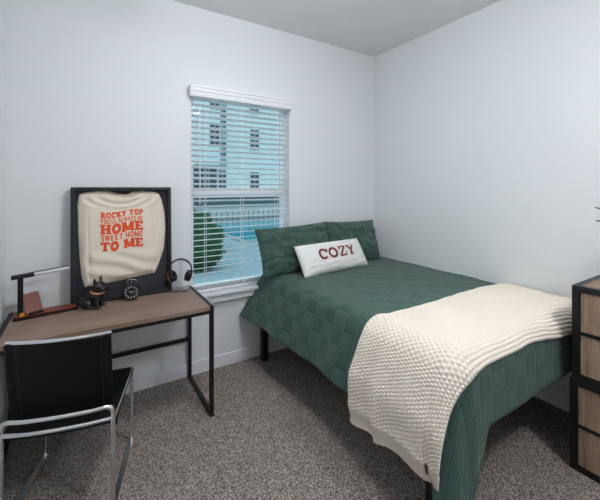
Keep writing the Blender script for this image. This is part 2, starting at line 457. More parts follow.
for i in range(25):
    q = i / 24; y = yr + .004 + (yf + .012 - yr - .004) * q
    r_ = []
    for j in range(41):
        u = -1 + 2 * j / 40
        z = .449 - .022 * (1 - u * u) * (.3 + .7 * sin(pi * min(1, q * .9 + .1))) 
        x = u * (w + .01)
        if abs(u) > .94: z -= .018 * sm((abs(u) - .94) / .06)
        if q < .13: z -= .034 * sm((.13 - q) / .13)
        if q > .94: z -= .012 * sm((q - .94) / .06)
        r_.append((x, y, z))
    rows.append(r_)
grid_obj('seat', rows, M_leather, ch, thick=.006)

# power cord hanging beside the left wall
bm = BM()
pc = [(-3.237, -.30, .70), (-3.238, -.33, .62), (-3.232, -.36, .53), (-3.238, -.38, .46), (-3.230, -.36, .36), (-3.238, -.34, .27), (-3.227, -.31, .15), (-3.2265, -.28, .01), (-3.2265, -.16, .004)]
tube(bm, rounded(pc, .06, 5), .003, 8); tag(obj('power_cord', bm, M_blackp, None, True), 'thin black cord hanging behind the chair by the left wall', 'cord')

# ------------------------------------------------------------------ desk lamp
lp = thing('desk_lamp', 'black desk lamp with straight arm on cherry wood base and phone rest', 'lamp', (-3.02, -.165, DZ), R(8))
def slab(x0, x1, y0, y1, z0, z1, r):
    bm = BM(); cs = [(x1 - r, y1 - r, 0), (x0 + r, y1 - r, pi / 2), (x0 + r, y0 + r, pi), (x1 - r, y0 + r, 1.5 * pi)]
    o = [(cx + r * cos(a0 + k * pi / 16), cy + r * sin(a0 + k * pi / 16)) for cx, cy, a0 in cs for k in range(9)]
    A = [bm.verts.new((x, y, z0)) for x, y in o]; B = [bm.verts.new((x, y, z1)) for x, y in o]
    for i in range(len(o)): bm.faces.new((A[i], A[(i + 1) % len(o)], B[(i + 1) % len(o)], B[i]))
    bm.faces.new(A[::-1]); bm.faces.new(B); return bm
obj('base_tray', slab(-.165, .165, -.045, .045, 0, .016, .02), M_blackp, lp)
obj('base_top', slab(-.162, .162, -.042, .042, .016, .022, .018), M_cherry, lp)
bm = BM(); box(bm, -.142, -.114, -.012, .012, .02, .255, .003); obj('post', bm, M_blackp, lp)
bm = BM(); tube(bm, [(-.172, 0, .254), (-.06, 0, .261)], .0145, 14); obj('arm', bm, M_blackp, lp, 'auto')
bm = BM(); box(bm, -.062, .138, -.0115, .0115, .2505, .2735, .002)
a_ = obj('led_bar', bm, M_blackp, lp)
bm = BM(); box(bm, -.045, .139, -.013, .013, .2540, .2705, .002); obj('silver_inlay', bm, M_silver, a_)
for o in (a_,): o.rotation_euler = (0, R(-4), 0); o.location = (-.0, 0, .0055)
bm = BM(); box(bm, -.048, .048, -.005, .005, 0, .125, .004)
pr = obj('phone_rest', bm, M_pad, lp); pr.location = (-.060, -.010, .027); pr.rotation_euler = (R(-26), 0, R(24))
bm = BM(); box(bm, -.036, .036, -.012, .012, 0, .010, .002); rl = obj('rest_lip', bm, M_blackp, lp); rl.location = (-.052, -.020, .0215); rl.rotation_euler = (0, 0, R(24))
bm = BM(); lathe(bm, [(.013, .022), (.013, .036), (.010, .039)], 16, c=(-.122, -.028, 0)); obj('knob', bm, M_amber, lp, 'auto')

# ------------------------------------------------------------------ shadow-box frame with the sweatshirt
FX, FY = -2.57, -.060; lean = R(-2.6); FW, FH = .325, .80
fr = thing('shadow_box_frame', 'large black shadow box frame leaning on the wall behind the desk clock', 'frame', (FX, FY, DZ), 0, lean)
bm = BM(); fwid = .022
for a in ((-FW, -FW + fwid, 0, FH), (FW - fwid, FW, 0, FH), (-FW + fwid, FW - fwid, 0, fwid), (-FW + fwid, FW - fwid, FH - fwid, FH)):
    box(bm, a[0], a[1], -.052, 0, a[2], a[3], .002)
obj('moulding', bm, mat('black_satin_wood', '131519', .35), fr)
bm = BM(); box(bm, -FW + fwid, FW - fwid, -.006, -.002, fwid, FH - fwid); obj('backing', bm, M_backing, fr)
bm = BM(); box(bm, -FW + fwid, FW - fwid, -.048, -.046, fwid, FH - fwid); obj('glass', bm, M_glass, fr)
sh = thing('sweatshirt', 'cream sweatshirt with orange lettering, folded inside the black frame', 'sweatshirt', (FX, FY, DZ), 0, lean)
def lerp_tab(tab, q):
    for (a, va), (b, vb) in zip(tab, tab[1:]):
        if q <= b: 
            k = (q - a) / (b - a); return va + (vb - va) * sm(k) if False else va + (vb - va) * k
    return tab[-1][1]
LT = [(0, -.243), (.12, -.262), (.3, -.272), (.6, -.283), (.9, -.286), (1, -.276)]
RT = [(0, .208), (.1, .236), (.3, .277), (.55, .289), (.75, .284), (.92, .262), (1, .242)]
BT = [(0, .108), (.25, .118), (.55, .128), (.8, .14), (1, .15)]
TT = [(0, .752), (.08, .766), (.22, .775), (.32, .772), (.36, .756), (.44, .742), (.52, .742), (.60, .754), (.65, .770), (.75, .774), (.92, .768), (1, .752)]
def shirt_pt(u, w, front=True):
    z0, z1 = lerp_tab(BT, u), lerp_tab(TT, u)
    x0, x1 = lerp_tab(LT, w), lerp_tab(RT, w)
    x = x0 + (x1 - x0) * u; z = z0 + (z1 - z0) * w
    e = min(u * .55, (1 - u) * .55, w * .65, (1 - w) * .65)
    puff = .021 * sm(e / .05) ** .6 + .004
    if front:
        k = sm(e / .06)
        puff += k * (.006 * nz(x * 5, z * 9, 3) + .006 * sin((z + .35 * x) * 55 + 3 * nz(x * 4, z * 4)) * sm((.48 - w) / .3) + .006 * sin((x - .12 * z) * 62 + 4 * nz(x * 5, z * 5, 8)) * sm((abs(u - .5) - .25) / .2))
        # drawn folds running in from the collar
        puff += k * .006 * sin((hypot(x + .02, (z - .80) * 1.5)) * 95) * sm((w - .78) / .12)
    if front: puff -= .009 * (exp(-((u - .085 - .03 * w) / .013) ** 2) + exp(-((u - .93 + .03 * w) / .013) ** 2)) * sm((.88 - w) / .2) * sm(w / .1)
    return Vector((x, -.0075 - min(.036, max(.002, puff)), z))
rows = []; NU, NW = 90, 110
for i in range(NW + 1):
    rows.append([shirt_pt(j / NU, i / NW) for j in range(NU + 1)])
# close the back by folding the rim down to the backing
rows = [[Vector((p.x, -.007, p.z)) for p in rows[0]]] + rows + [[Vector((p.x, -.007, p.z)) for p in rows[-1]]]
rows = [[Vector((r[0].x, -.007, r[0].z))] + r + [Vector((r[-1].x, -.007, r[-1].z))] for r in rows]
grid_obj('body', rows, M_cream, sh)
def shirt_y(x, z):
    # invert roughly: find u,w
    w = .5; u = .5
    for _ in range(6):
        z0, z1 = lerp_tab(BT, u), lerp_tab(TT, u); w = max(0, min(1, (z - z0) / (z1 - z0)))
        x0, x1 = lerp_tab(LT, w), lerp_tab(RT, w); u = max(0, min(1, (x - x0) / (x1 - x0)))
    return shirt_pt(u, w).y
pts = [(x, shirt_y(x, z - .006) + .004, z) for x, z in [(-.14, .770), (-.10, .763), (-.06, .748), (-.01, .737), (.04, .737), (.08, .748), (.115, .764), (.14, .772)]]
bm = BM(); tube(bm, rounded(pts, .02, 4), .009, 10, flat=(1.3, .6)); obj('collar', bm, fabric_mat('cream_rib', 'cdbfa8', 'b8aa93', 600, .4), sh, True)
bm = BM()
for k in range(61):
    x = -.235 + .44 * k / 60; u = k / 60; z0 = lerp_tab(BT, u)
    bm_p = [(x + .004 * j / 5, shirt_y(x, z0 + .004 + .042 * j / 5) - .0005, z0 + .004 + .042 * j / 5) for j in range(6)]
    tube(bm, bm_p, .0016, 5)
obj('hem_rib', bm, M_cream, sh, True)

# ---- lettering built from strokes: unit-height glyphs
def arcp(cx, cy, rx, ry, a0, a1, n=18): return [(cx + rx * cos(R(a0 + (a1 - a0) * i / n)), cy + ry * sin(R(a0 + (a1 - a0) * i / n))) for i in range(n + 1)]
def glyph(c, T=.26, sf=.16, slab=True):
    """returns (width, [(polyline, stroke width)])"""
    th = T * .62; L = []
    def v(x, y0=0, y1=1, s=(1, 1)):
        L.append(([(x, y0), (x, y1)], T))
        if slab:
            for k, y in ((0, y0 + th * .35), (1, y1 - th * .35)):
                if s[k]: L.append(([(x - T / 2 - sf * .6, y), (x + T / 2 + sf * .6, y)], th * .7))
    def d(a, b, wd=T): L.append(([a, b], wd))
    def h(x0, x1, y, wd=None): L.append(([(x0, y), (x1, y)], wd or th))
    def foot(x, y):
        if slab: h(x - T / 2 - sf * .5, x + T / 2 + sf * .5, y, th * .7)
    e = th * .35
    if c == 'O': L.append((arcp(.5, .5, .5 - T / 2 + .03, .5 - th / 2, 0, 360, 28), T * .92)); return 1.0, L
    if c == 'C':
        L.append((arcp(.5, .5, .5 - T / 2 + .02, .5 - th / 2, 48, 318, 24), T * .9))
        if slab: v(.86, .62, .95, (0, 0))
        return .98, L
    if c == 'R':
        v(.24); L.append(([(.24, 1 - th / 2), (.5, 1 - th / 2)] + arcp(.52, .74, .25, .26 - th / 2, 90, -90, 12) + [(.24, .48)], th)); L.append((arcp(.55, .74, .22, .17, 80, -80, 10), T * .8)); d((.5, .48), (.84, .06)); foot(.86, e); return 1.02, L
    if c == 'P':
        v(.24); L.append(([(.24, 1 - th / 2), (.5, 1 - th / 2)] + arcp(.52, .72, .27, .28 - th / 2, 90, -90, 12) + [(.24, .44)], th)); L.append((arcp(.55, .72, .23, .18, 80, -80, 10), T * .8)); return .9, L
    if c == 'B':
        v(.24)
        for cy, r in ((.74, .24), (.26, .26)): L.append(([(.24, cy + .2), (.5, cy + .2)] + arcp(.52, cy, .24, .2, 90, -90, 12) + [(.24, cy - .2)], th * .9))
        return .92, L
    if c == 'K': v(.24); d((.32, .42), (.78, .96), T * .75); d((.45, .55), (.84, .05)); foot(.86, e); foot(.82, 1 - e); return 1.04, L
    if c == 'Y': d((.5, .5), (.14, .97)); d((.5, .5), (.86, .97), T * .75); v(.5, 0, .5, (1, 0)); foot(.14, 1 - e); foot(.86, 1 - e); return 1.0, L
    if c == 'T':
        v(.5, 0, 1, (1, 0)); h(.05, .95, 1 - th / 2)
        if slab: L.append(([(.1, .66), (.1, 1)], T * .6)); L.append(([(.9, .66), (.9, 1)], T * .6))
        return 1.0, L
    if c == 'U': L.append(([(.22, 1), (.22, .4)] + arcp(.5, .36, .28, .3, 180, 360, 14) + [(.78, 1)], T * .85)); foot(.22, 1 - e); foot(.78, 1 - e); return 1.0, L
    if c == 'L': v(.24); h(.24, .8, th / 2); slab and L.append(([(.78, 0), (.78, .36)], T * .6)); return .86, L
    if c == 'A': d((.12, .03), (.46, .97), T * .7); d((.88, .03), (.54, .97), T * 1.0); h(.25, .75, .32, th * .8); foot(.12, e); foot(.88, e); return 1.02, L
    if c == 'W': d((.1, .97), (.36, .04), T * .9); d((.36, .04), (.62, .97), T * .7); d((.62, .97), (.88, .04), T * .9); d((.88, .04), (1.14, .97), T * .7); foot(.1, 1 - e); foot(1.14, 1 - e); return 1.26, L
    if c == 'S': L.append(([(.78, .74)] + arcp(.46, .73, .28, .27 - th / 2 + .02, 20, 240, 14) + arcp(.46, .27, .28, .27 - th / 2 + .02, 60, -160, 14), T * .75)); return .92, L
    if c == 'E':
        v(.24); h(.24, .8, 1 - th / 2); h(.24, .66, .5, th * .9); h(.24, .82, th / 2)
        if slab: L.append(([(.8, .64), (.8, 1)], T * .55)); L.append(([(.82, 0), (.82, .36)], T * .55))
        return .94, L
    if c == 'H': v(.22); v(.84); h(.22, .84, .5); return 1.06, L
    if c == 'M': v(.2); v(1.1); d((.24, .95), (.65, .12), T * .8); d((1.06, .95), (.65, .12), T * .8); return 1.3, L
    if c == 'Z': h(.1, .84, 1 - th / 2); h(.1, .86, th / 2); d((.8, .92), (.16, .08), T * .85); L.append(([(.12, .64), (.12, 1)], T * .55)); L.append(([(.84, 0), (.84, .36)], T * .55)); return .94, L
    if c == "'": L.append(([(.12, 1), (.1, .7)], T * .8)); return .26, L
    return .4, L
def set_text(bm, s, place, T=.26, slab=True, gap=.1, sub=6):
    x = 0; items = []
    for c in s:
        wd, L = glyph(c, T, slab=slab); items += [(x, l) for l in L]; x += wd + gap
    W = x - gap
    for x0, (pl, wd) in items:
        q = []
        for a, b in zip(pl, pl[1:]):
            n = max(1, int(hypot(b[0] - a[0], b[1] - a[1]) / .12))
            q += [(a[0] + (b[0] - a[0]) * k / n, a[1] + (b[1] - a[1]) * k / n) for k in range(n)]
        q.append(pl[-1]); prev = None
        for i, p in enumerate(q):
            a = q[max(0, i - 1)]; b = q[min(len(q) - 1, i + 1)]
            if i == 0 and hypot(q[0][0] - q[-1][0], q[0][1] - q[-1][1]) < 1e-6: a = q[-2]
            if i == len(q) - 1 and hypot(q[0][0] - q[-1][0], q[0][1] - q[-1][1]) < 1e-6: b = q[1]
            tx, ty = b[0] - a[0], b[1] - a[1]; l = hypot(tx, ty) or 1; nx, ny = -ty / l * wd / 2, tx / l * wd / 2
            ring = [bm.verts.new(place((x0 + p[0] + nx * k) / W, p[1] + ny * k)) for k in (-1, 0, 1)]
            if prev:
                for k in (0, 1): bm.faces.new((prev[k], prev[k + 1], ring[k + 1], ring[k]))
            prev = ring
# (text, left base z, left top z, right base z, right top z, stroke, slab)
oz = DZ
rowsT = [("ROCKY TOP", 1.327, 1.368, 1.338, 1.379, .34, True), ("YOU'LL ALWAYS BE", 1.289, 1.322, 1.297, 1.330, .3, False),
         ("HOME", 1.214, 1.283, 1.224, 1.293, .36, True), ("SWEET HOME", 1.167, 1.208, 1.176, 1.217, .3, False), ("TO ME", 1.093, 1.158, 1.103, 1.168, .36, True)]
bm = BM()
for s, a0, a1, b0, b1, T, sl in rowsT:
    def place(u, v, a0=a0, a1=a1, b0=b0, b1=b1):
        x = -.148 + .275 * u
        z = (a0 + (b0 - a0) * u) + ((a1 - a0) + (b1 - b0 - a1 + a0) * u) * v - .007 * sin(2 * pi * u) - oz
        return Vector((x, shirt_y(x, z) - .0012, z))
    set_text(bm, s, place, T, sl)
obj('lettering', bm, M_orange, sh, smooth=None)

# ------------------------------------------------------------------ dog figurine
def voxel(bm, name, size, smoothit=4):
    me = bpy.data.meshes.new(name); bm.to_mesh(me); bm.free(); o = bpy.data.objects.new(name, me); COL.objects.link(o)
    r = o.modifiers.new('r', 'REMESH'); r.mode = 'VOXEL'; r.voxel_size = size
    s = o.modifiers.new('s', 'SMOOTH'); s.iterations = smoothit; s.factor = .5
    dg = bpy.context.evaluated_depsgraph_get(); nm = bpy.data.meshes.new_from_object(o.evaluated_get(dg))
    bpy.data.objects.remove(o); b2 = BM(); b2.from_mesh(nm); return b2
dg_ = thing('dog_figurine', 'black french bulldog figurine sitting on the desk before the frame', 'figurine', (-2.770, -.197, DZ), R(-30))
bm = BM(); RY = lambda a: Matrix.Rotation(R(a), 3, 'Y')
RX = lambda a: Matrix.Rotation(R(a), 3, 'X')
ball(bm, (-.034, 0, .045), (.046, .046, .044)); ball(bm, (-.004, 0, .072), (.044, .042, .055), RY(38)); ball(bm, (.026, 0, .088), (.036, .042, .040))
for s in (-1, 1):
    ball(bm, (-.022, s * .038, .030), (.036, .020, .030)); ball(bm, (.012, s * .043, .009), (.026, .014, .0095))
    tube(bm, [(.036, s * .030, .085), (.042, s * .032, .045), (.044, s * .032, .008)], [.020, .0150, .0135], 12); ball(bm, (.052, s * .032, .0095), (.018, .0145, .010))
ball(bm, (.034, 0, .115), (.032, .036, .026)); ball(bm, (.044, 0, .143), (.036, .043, .033)); ball(bm, (.074, 0, .131), (.020, .031, .019)); ball(bm, (.086, 0, .141), (.008, .012, .006))
for s in (-1, 1):
    ball(bm, (.078, s * .019, .126), (.016, .015, .015))
    tube(bm, [(.036, s * .027, .160), (.034, s * .036, .180), (.033, s * .040, .196), (.033, s * .041, .204)], [.017, .0165, .011, .005], 12, flat=(.6, 1.0))
obj('body', voxel(bm, 'tmp', .0035), mat('black_resin', '101011', .38), dg_, True)
bm = BM(); tube(bm, [(.031 + .0375 * cos(a) , .0405 * sin(a), .105 - .008 * cos(a)) for a in [2 * pi * i / 28 for i in range(28)]], .0048, 8, True, flat=(1.3, .7))
obj('collar', bm, mat('tan_leather', 'c98a5a', .5), dg_, True)
for s in (-1, 1):
    bm = BM(); ball(bm, (.073, s * .023, .152), .0055, sub=2); obj('eye', bm, mat('eye_gloss', '2a2b2f', .08), dg_, True)

# ------------------------------------------------------------------ alarm clock
ck = thing('alarm_clock', 'black twin bell alarm clock in front of the black frame', 'clock', (-2.532, -.175, DZ), R(-14))
rc, zc = .050, .064
bm = BM(); lathe(bm, [(rc - .006, .024), (rc, .018), (rc, -.018), (rc + .003, -.020), (rc + .003, -.025), (rc - .004, -.027), (rc - .006, -.020)], 40, 'y', (0, 0, zc)); obj('case', bm, M_blackp, ck, 'auto')
bm = BM(); lathe(bm, [(rc - .0055, -.0195), (rc - .0055, -.0215)], 40, 'y', (0, 0, zc)); dl = obj('dial', bm, mat('dial_black', '15171b', .5), ck)
bm = BM(); M_mark = mat('white_marks', 'e8eaec', .5)
for k in range(60):
    a = k * pi / 30; big = k % 5 == 0; r0, r1 = (rc - .017, rc - .0085) if big else (rc - .0100, rc - .0085); wd = .0032 if big else .0008
    if big or True:
        vs = [bm.verts.new((sin(a) * r + cos(a) * s * wd, -.0219, zc + cos(a) * r - sin(a) * s * wd)) for r, s in ((r0, -1), (r0, 1), (r1, 1), (r1, -1))]; bm.faces.new(vs)
obj('hour_marks', bm, M_mark, dl)
for ang, ln, wd in ((-55, .020, .0018), (80, .029, .0013)):
    bm = BM(); a = R(ang)
    vs = [bm.verts.new((sin(a) * r + cos(a) * s * wd, -.0227, zc + cos(a) * r - sin(a) * s * wd)) for r, s in ((-.005, -1), (-.005, 1), (ln, .5), (ln, -.5))]; bm.faces.new(vs)
    obj('hand', bm, M_mark, dl)
for s in (-1, 1):
    Mx = Matrix.Translation((s * .030, 0, zc + .052)) @ Matrix.Rotation(R(s * 30), 4, 'Y')
    bm = BM(); lathe(bm, [(.0005, .019), (.008, .0175), (.015, .013), (.0195, .006), (.021, 0), (.019, .0)], 24); bm.transform(Mx); obj('bell', bm, M_blackp, ck, 'auto')
    bm = BM(); tube(bm, [(s * .028, 0, zc + rc * .8), (s * .033, 0, zc + .062)], .003, 8); obj('bell_post', bm, M_chrome, ck)
    bm = BM(); tube(bm, [(s * .026, -.004, zc - rc * .8), (s * .036, -.006, .003)], [.003, .005], 10); ball(bm, (s * .036, -.006, .0055), .0055, sub=2); obj('foot', bm, M_copper, ck, True)
bm = BM(); tube(bm, rounded([(-.032, 0, zc + .066), (-.024, 0, zc + .084), (.024, 0, zc + .084), (.032, 0, zc + .066)], .014, 6), .0025, 8); obj('handle', bm, M_chrome, ck, True)
bm = BM(); tube(bm, [(0, 0, zc + rc - .002), (0, 0, zc + .068)], .0018, 8); box(bm, -.007, .007, -.004, .004, zc + .062, zc + .07, .001); obj('hammer', bm, M_chrome, ck)

# ------------------------------------------------------------------ headphones on acrylic stand
hp = thing('headphone_stand', 'clear acrylic headphone stand at the window end of the desk', 'stand', (-2.188, -.140, DZ), R(-22))
bm = BM()
prof = [(-.062, 0), (.062, 0), (.062, .016), (.045, .03), (-.045, .03), (-.062, .016)]
box(bm, -.062, .062, -.045, .045, 0, .022, .004); obj('base', bm, M_acryl, hp)
bm = BM(); box(bm, -.017, .017, -.006, .006, .022, .238, .002); obj('post', bm, M_acryl, hp)
bm = BM(); pp = arc_pts((0, 0, .17), (1, 0, 0), (0, 0, 1), .072, R(40), R(140), 12)
A = []
for p_ in pp: A.append([bm.verts.new(p_ + Vector((0, y, dz))) for y, dz in ((-.02, 0), (.02, 0), (.02, -.004), (-.02, -.004))])
for a, b in zip(A, A[1:]):
    for k in range(4): bm.faces.new((a[k], a[(k + 1) % 4], b[(k + 1) % 4], b[k]))
bm.faces.new(A[0]); bm.faces.new(A[-1][::-1]); obj('saddle', bm, M_acryl, hp)
hd = thing('headphones', 'black over-ear headphones with copper trim hung on the acrylic stand', 'headphones', (-2.188, -.140, DZ), R(-22))
bm = BM(); pts = arc_pts((0, 0, .168), (1, 0, 0), (0, 0, 1), .081, R(-12), R(192), 40)
tube(bm, pts, .0075, 12, flat=(.75, 1.9)); obj('headband', bm, M_blackp, hd, True)
for s in (-1, 1):
    Mx = Matrix.Translation((s * .063, 0, .118)) @ Matrix.Rotation(R(s * 24), 4, 'Y') @ Matrix.Rotation(R(s * 20), 4, 'Z')
    bm = BM(); lathe(bm, [(.020, .014), (.032, .012), (.037, .005), (.037, -.004), (.030, -.008)], 28, 'x'); bm.transform(Matrix.Scale(-s if s > 0 else 1, 4, (1, 0, 0))) if False else None
    if s < 0: bm.transform(Matrix.Scale(-1, 4, (1, 0, 0)))
    bm.transform(Mx @ Matrix.Scale(1.18, 4, (0, 0, 1))); obj('ear_cup', bm, M_blackp, hd, 'auto')
    bm = BM(); n = 28
    tube(bm, [(-s * .015, .0255 * cos(2 * pi * k / n), .0265 * sin(2 * pi * k / n)) for k in range(n)], .0105, 10, True); bm.transform(Mx @ Matrix.Scale(1.18, 4, (0, 0, 1))); obj('ear_pad', bm, mat('pad_leather', '141518', .6), hd, True)
    bm = BM(); tube(bm, [(s * .009, .0375 * cos(2 * pi * k / n), .0375 * sin(2 * pi * k / n)) for k in range(n)], .0022, 8, True); bm.transform(Mx @ Matrix.Scale(1.18, 4, (0, 0, 1))); obj('cup_trim', bm, M_copper, hd, True)
    bm = BM(); tube(bm, [(s * .080, 0, .17), (s * .0815, 0, .15), (s * .076, 0, .125)], .004, 8, flat=(1, 2)); obj('yoke', bm, M_copper, hd, True)

# ------------------------------------------------------------------ bed
TZ = .785; XE, YE, RB = -1.355, -1.90, .10
bed = thing('bed', 'bed with black square metal legs under the green quilt', 'bed', (-.735, -1.0, 0))
for x, y in ((-1.45, -.1), (-.06, -.1), (-1.42, -1.83), (-.06, -1.62)):
    bm = BM(); box(bm, x + .735 - .027, x + .735 + .027, y + 1 - .027, y + 1 + .027, 0, .47, .003); obj('leg', bm, M_black, bed)
for a in ((-.715, -.685, -.80, .87), (.655, .685, -.80, .87), (-.685, .655, -.86, -.83), (-.685, .655, .87, .9)):
    bm = BM(); box(bm, a[0], a[1], a[2], a[3], .40, .47, .003); obj('rail', bm, M_black, bed)
bm = BM(); box(bm, -1.40 + .735, -.03 + .735, -1.945 + 1, -.03 + 1, .47, TZ - .016, .07, 5); obj('mattress', bm, M_boucle, bed, True)

def drape(u, v, lift=0, corner=1):
    du, dv = max(0, XE - u), max(0, YE - v); d = hypot(du, dv)
    top = .006 * nz(u * 4, v * 4, 1) + .004 * nz(u * 11, v * 9, 5) - .02 * sm((u + .4) / .4) * .6
    if d < 1e-9: return Vector((u, v, TZ + top + lift))
    nx, ny = -du / d, -dv / d; phi = atan2(dv, du); k = phi / (pi / 2)
    head = sm((v + .75) / .75)
    th = R((72 - 15 * head) * (1 - k) + 87 * k)
    bo = sm(phi / .55) if du > 0 else sm((XE + .10 - u) / .10)
    dd = d * (1 + .75 * corner * bo * sm((d - .2) / .35))
    a = min(dd / RB, th); h = RB * sin(a); dz = RB * (1 - cos(a)); l = max(0, dd - RB * th)
    h += l * cos(th); dz += l * sin(th)
    per = (v if k < .01 else (YE - .4 * k - (u - XE) * (k > .99)))
    amp = .016 * sm(d / .4) * (1 - .75 * k)
    rip = amp * (sin(per * 9.5 + 1.3) * .7 + .6 * nz(per * 5, d * 2, 2) + .5 * sin(per * 21 + 2 * nz(per * 2, 0, 4)) * .5)
    rip += .05 * sm((d - .2) / .35) * sin(4 * phi + .4) * sin(2 * phi) ** 2
    h += rip
    n = Vector((nx * sin(a), ny * sin(a), cos(a)))
    p = Vector((max(u, XE) + nx * h, max(v, YE) + ny * h, TZ + top * (1 - sm(d / .2)) - dz + .003 * nz(u * 12, v * 12, 9))) + n * lift
    p.z = max(p.z, .012)
    return p
rows = []; uvs = []
NU, NV = 150, 190; ULo, UHi, VLo, VHi = XE - .48, -.012, YE - .385, -.022
for i in range(NV + 1):
    v = VLo + (VHi - VLo) * i / NV; r_ = []; q_ = []
    for j in range(NU + 1):
        u = ULo + (UHi - ULo) * j / NU
        r_.append(drape(u, v)); q_.append((u + 5, v + 5))
    rows.append(r_); uvs.append(q_)
ql = grid_obj('quilt', rows, M_quilt, None, uvs, thick=-.008)
tag(ql, 'dark green patchwork quilt spread over the whole bed, hanging over its side', 'quilt')

# knitted throw
def throw_pt(a, b, extra=0):
    """a along its length from the hanging hem (0) to the wall, b across from the far edge (0) to the near edge"""
    u = -1.355 - .585 + a; s = sm((u + 1.5) / 1.3)
    far = -1.40 + .02 * sin(a * 3) - .05 + .03 * sm((.45 - a) / .3) + .045 * sm((a - .75) / .9) + .012 * nz(a * 3, 7)
    near = -2.015 + .012 * nz(a * 3, 3) - .075 * sm((u + .95) / .8) - .055 * sm((.45 - a) / .4)
    v = far + (near - far) * b
    lift = .012 + extra
    hang = sm((.55 - a) / .5)
    lift += .035 * hang * exp(-((b - .31) / .06) ** 2) + .014 * hang * (1 + sin(b * 21)) * .5
    lift += .050 * sm((a - .06) / .2) * sm((.68 - a) / .30) - .04 * sm((.085 - a) / .085)
    return u, v, lift
LN, WD = 2.0, .62
step = .0031; na, nb = int(LN / step), int(WD / step); pt = .0185
rows = []; uvs = []
for i in range(nb + 1):
    b = i / nb; r_ = []; q_ = []
    for j in range(na + 1):
        a = LN * j / na; rib = sm((.075 - a) / .01)
        cb = b * WD
        ph = 2 * pi * cb / pt
        kn = (abs(cos(ph / 2)) * abs(cos(pi * a / pt + (pi / 2 if int(cb / pt + .5) % 2 else 0)))) ** .6
        rb = .5 + .5 * cos(2 * pi * cb / .013)
        edge = sm(min(b, 1 - b) * WD / .012)
        e = (.0105 * kn * (1 - rib) + .009 * rb * rib) * (.4 + .6 * edge)
        a2 = a + .03 * sm((b - .45) / .55) * sm((.45 - a) / .45) + (-.012 * sin(b * 9 + 1) - .02 * exp(-((b - .3) / .1) ** 2)) * sm((.4 - a) / .4)
        u, v, lift = throw_pt(a2, b, e)
        if u > -.016: u = -.016
        r_.append(drape(u, v, lift, 0)); q_.append((a, cb))
    rows.append(r_); uvs.append(q_)
tw = grid_obj('throw_blanket', rows, M_knit, None, uvs, thick=0)
s_ = tw.modifiers.new('thickness', 'SOLIDIFY'); s_.thickness = .006; s_.offset = 1
tag(tw, 'cream knitted throw blanket laid across the foot of the bed', 'blanket')
# flip check is done by the drape's own outward lift
rows = []
b_ = 1
for i in range(6):
    rows.append([drape(*throw_pt(.026 + .02 * b_ + .040 * j / 5,   .79 + .045 * i / 5, .0125), 0) for j in range(6)])
lt = grid_obj('leather_tag', rows, M_tag, tw, thick=.002); lt['label'] = 'dark brown leather tag'

# ------------------------------------------------------------------ pillows
def pillow(name, W, Hh, T, m, parent=None, seed=0, wr=.012, corner=.04, n=46, pinch=.04):
    def P(u, v, s):
        a, b = abs(u), abs(v)
        t = T / 2 * (max(0, 1 - a ** 2.6) * max(0, 1 - b ** 2.6)) ** .5
        x = u * W / 2 * (1 - pinch * (1 - b * b) * a ** 4 * -0 - pinch * (1 - v * v) * (a ** 3)) ; z = v * Hh / 2 * (1 - pinch * 1.4 * (1 - u * u) * b ** 3)
        w_ = wr * (nz(u * 2.2 + seed, v * 2.2, s) + .6 * nz(u * 5 + seed, v * 4, s + 3)) * (1 - max(a, b) ** 6)
        edge = .3 * wr * nz(u * 6 + seed, v * 6, 4)
        w_ += wr * .35 * sin((u * .8 - v) * 13 + 4 * nz(u * 2, v * 2, seed)) * sm((a * b - .12) / .4) * (1 - max(a, b) ** 8)
        return Vector((x, s * (t + abs(w_) * .0) + (w_ if s < 0 else -w_) * s * -1 * 1 + edge, z))
    bm = BM(); g = {}
    for s in (-1, 1):
        for i in range(n + 1):
            for j in range(n + 1):
                u = -1 + 2 * j / n; v = -1 + 2 * i / n
                if s > 0 and (i in (0, n) or j in (0, n)): g[s, i, j] = g[-1, i, j]
                else: g[s, i, j] = bm.verts.new(P(u, v, s))
    uvl = bm.loops.layers.uv.new('UVMap')
    for s in (-1, 1):
        for i in range(n):
            for j in range(n):
                q = [g[s, i, j], g[s, i, j + 1], g[s, i + 1, j + 1], g[s, i + 1, j]]
                if s > 0: q = q[::-1]
                f = bm.faces.new(q)
                for lp_ in f.loops: lp_[uvl].uv = (lp_.vert.co.x + 3, lp_.vert.co.z + 3)
    return P, bm
def place_pillow(o, c, tilt, yaw, roll=0):
    o.location = c; o.rotation_mode = 'XYZ'; o.rotation_euler = (tilt, roll, yaw)
G = 'green pillows against the wall'
P_, bm = pillow('pillow', .75, .44, .18, M_sham, seed=1, wr=.034)
o = obj('pillow', bm, M_sham, None, True); place_pillow(o, (-1.165, -.185, .985), R(-22), R(-2), R(-2)); tag(o, 'dark green pillow on the window side, its left corner drooping over the bed edge', 'pillow', G)
P_, bm = pillow('pillow', .67, .44, .16, M_sham, seed=9, wr=.030)
o = obj('pillow', bm, M_sham, None, True); place_pillow(o, (-.455, -.155, .985), R(-17), R(-1), R(1)); tag(o, 'dark green pillow in the corner of the room, right of the other', 'pillow', G)
P_, bm = pillow('pillow', .81, .29, .16, M_boucle, seed=5, wr=.008, pinch=.02)
wp = obj('lumbar_pillow', bm, M_boucle, None, True); place_pillow(wp, (-.862, -.345, .905), R(-32), R(6), R(0)); tag(wp, 'small white lumbar pillow with COZY in rust letters, before the green pillows', 'pillow')
bm = BM()
def place(u, v):
    x = (-.225 + .45 * u); z = -.034 + .096 * v
    p = P_(x / .405, z / .145, -1); return p + Vector((0, -.003, 0))
set_text(bm, 'COZY', place, .25, True, .12)
obj('lettering', bm, M_rustthread, wp, smooth=None)

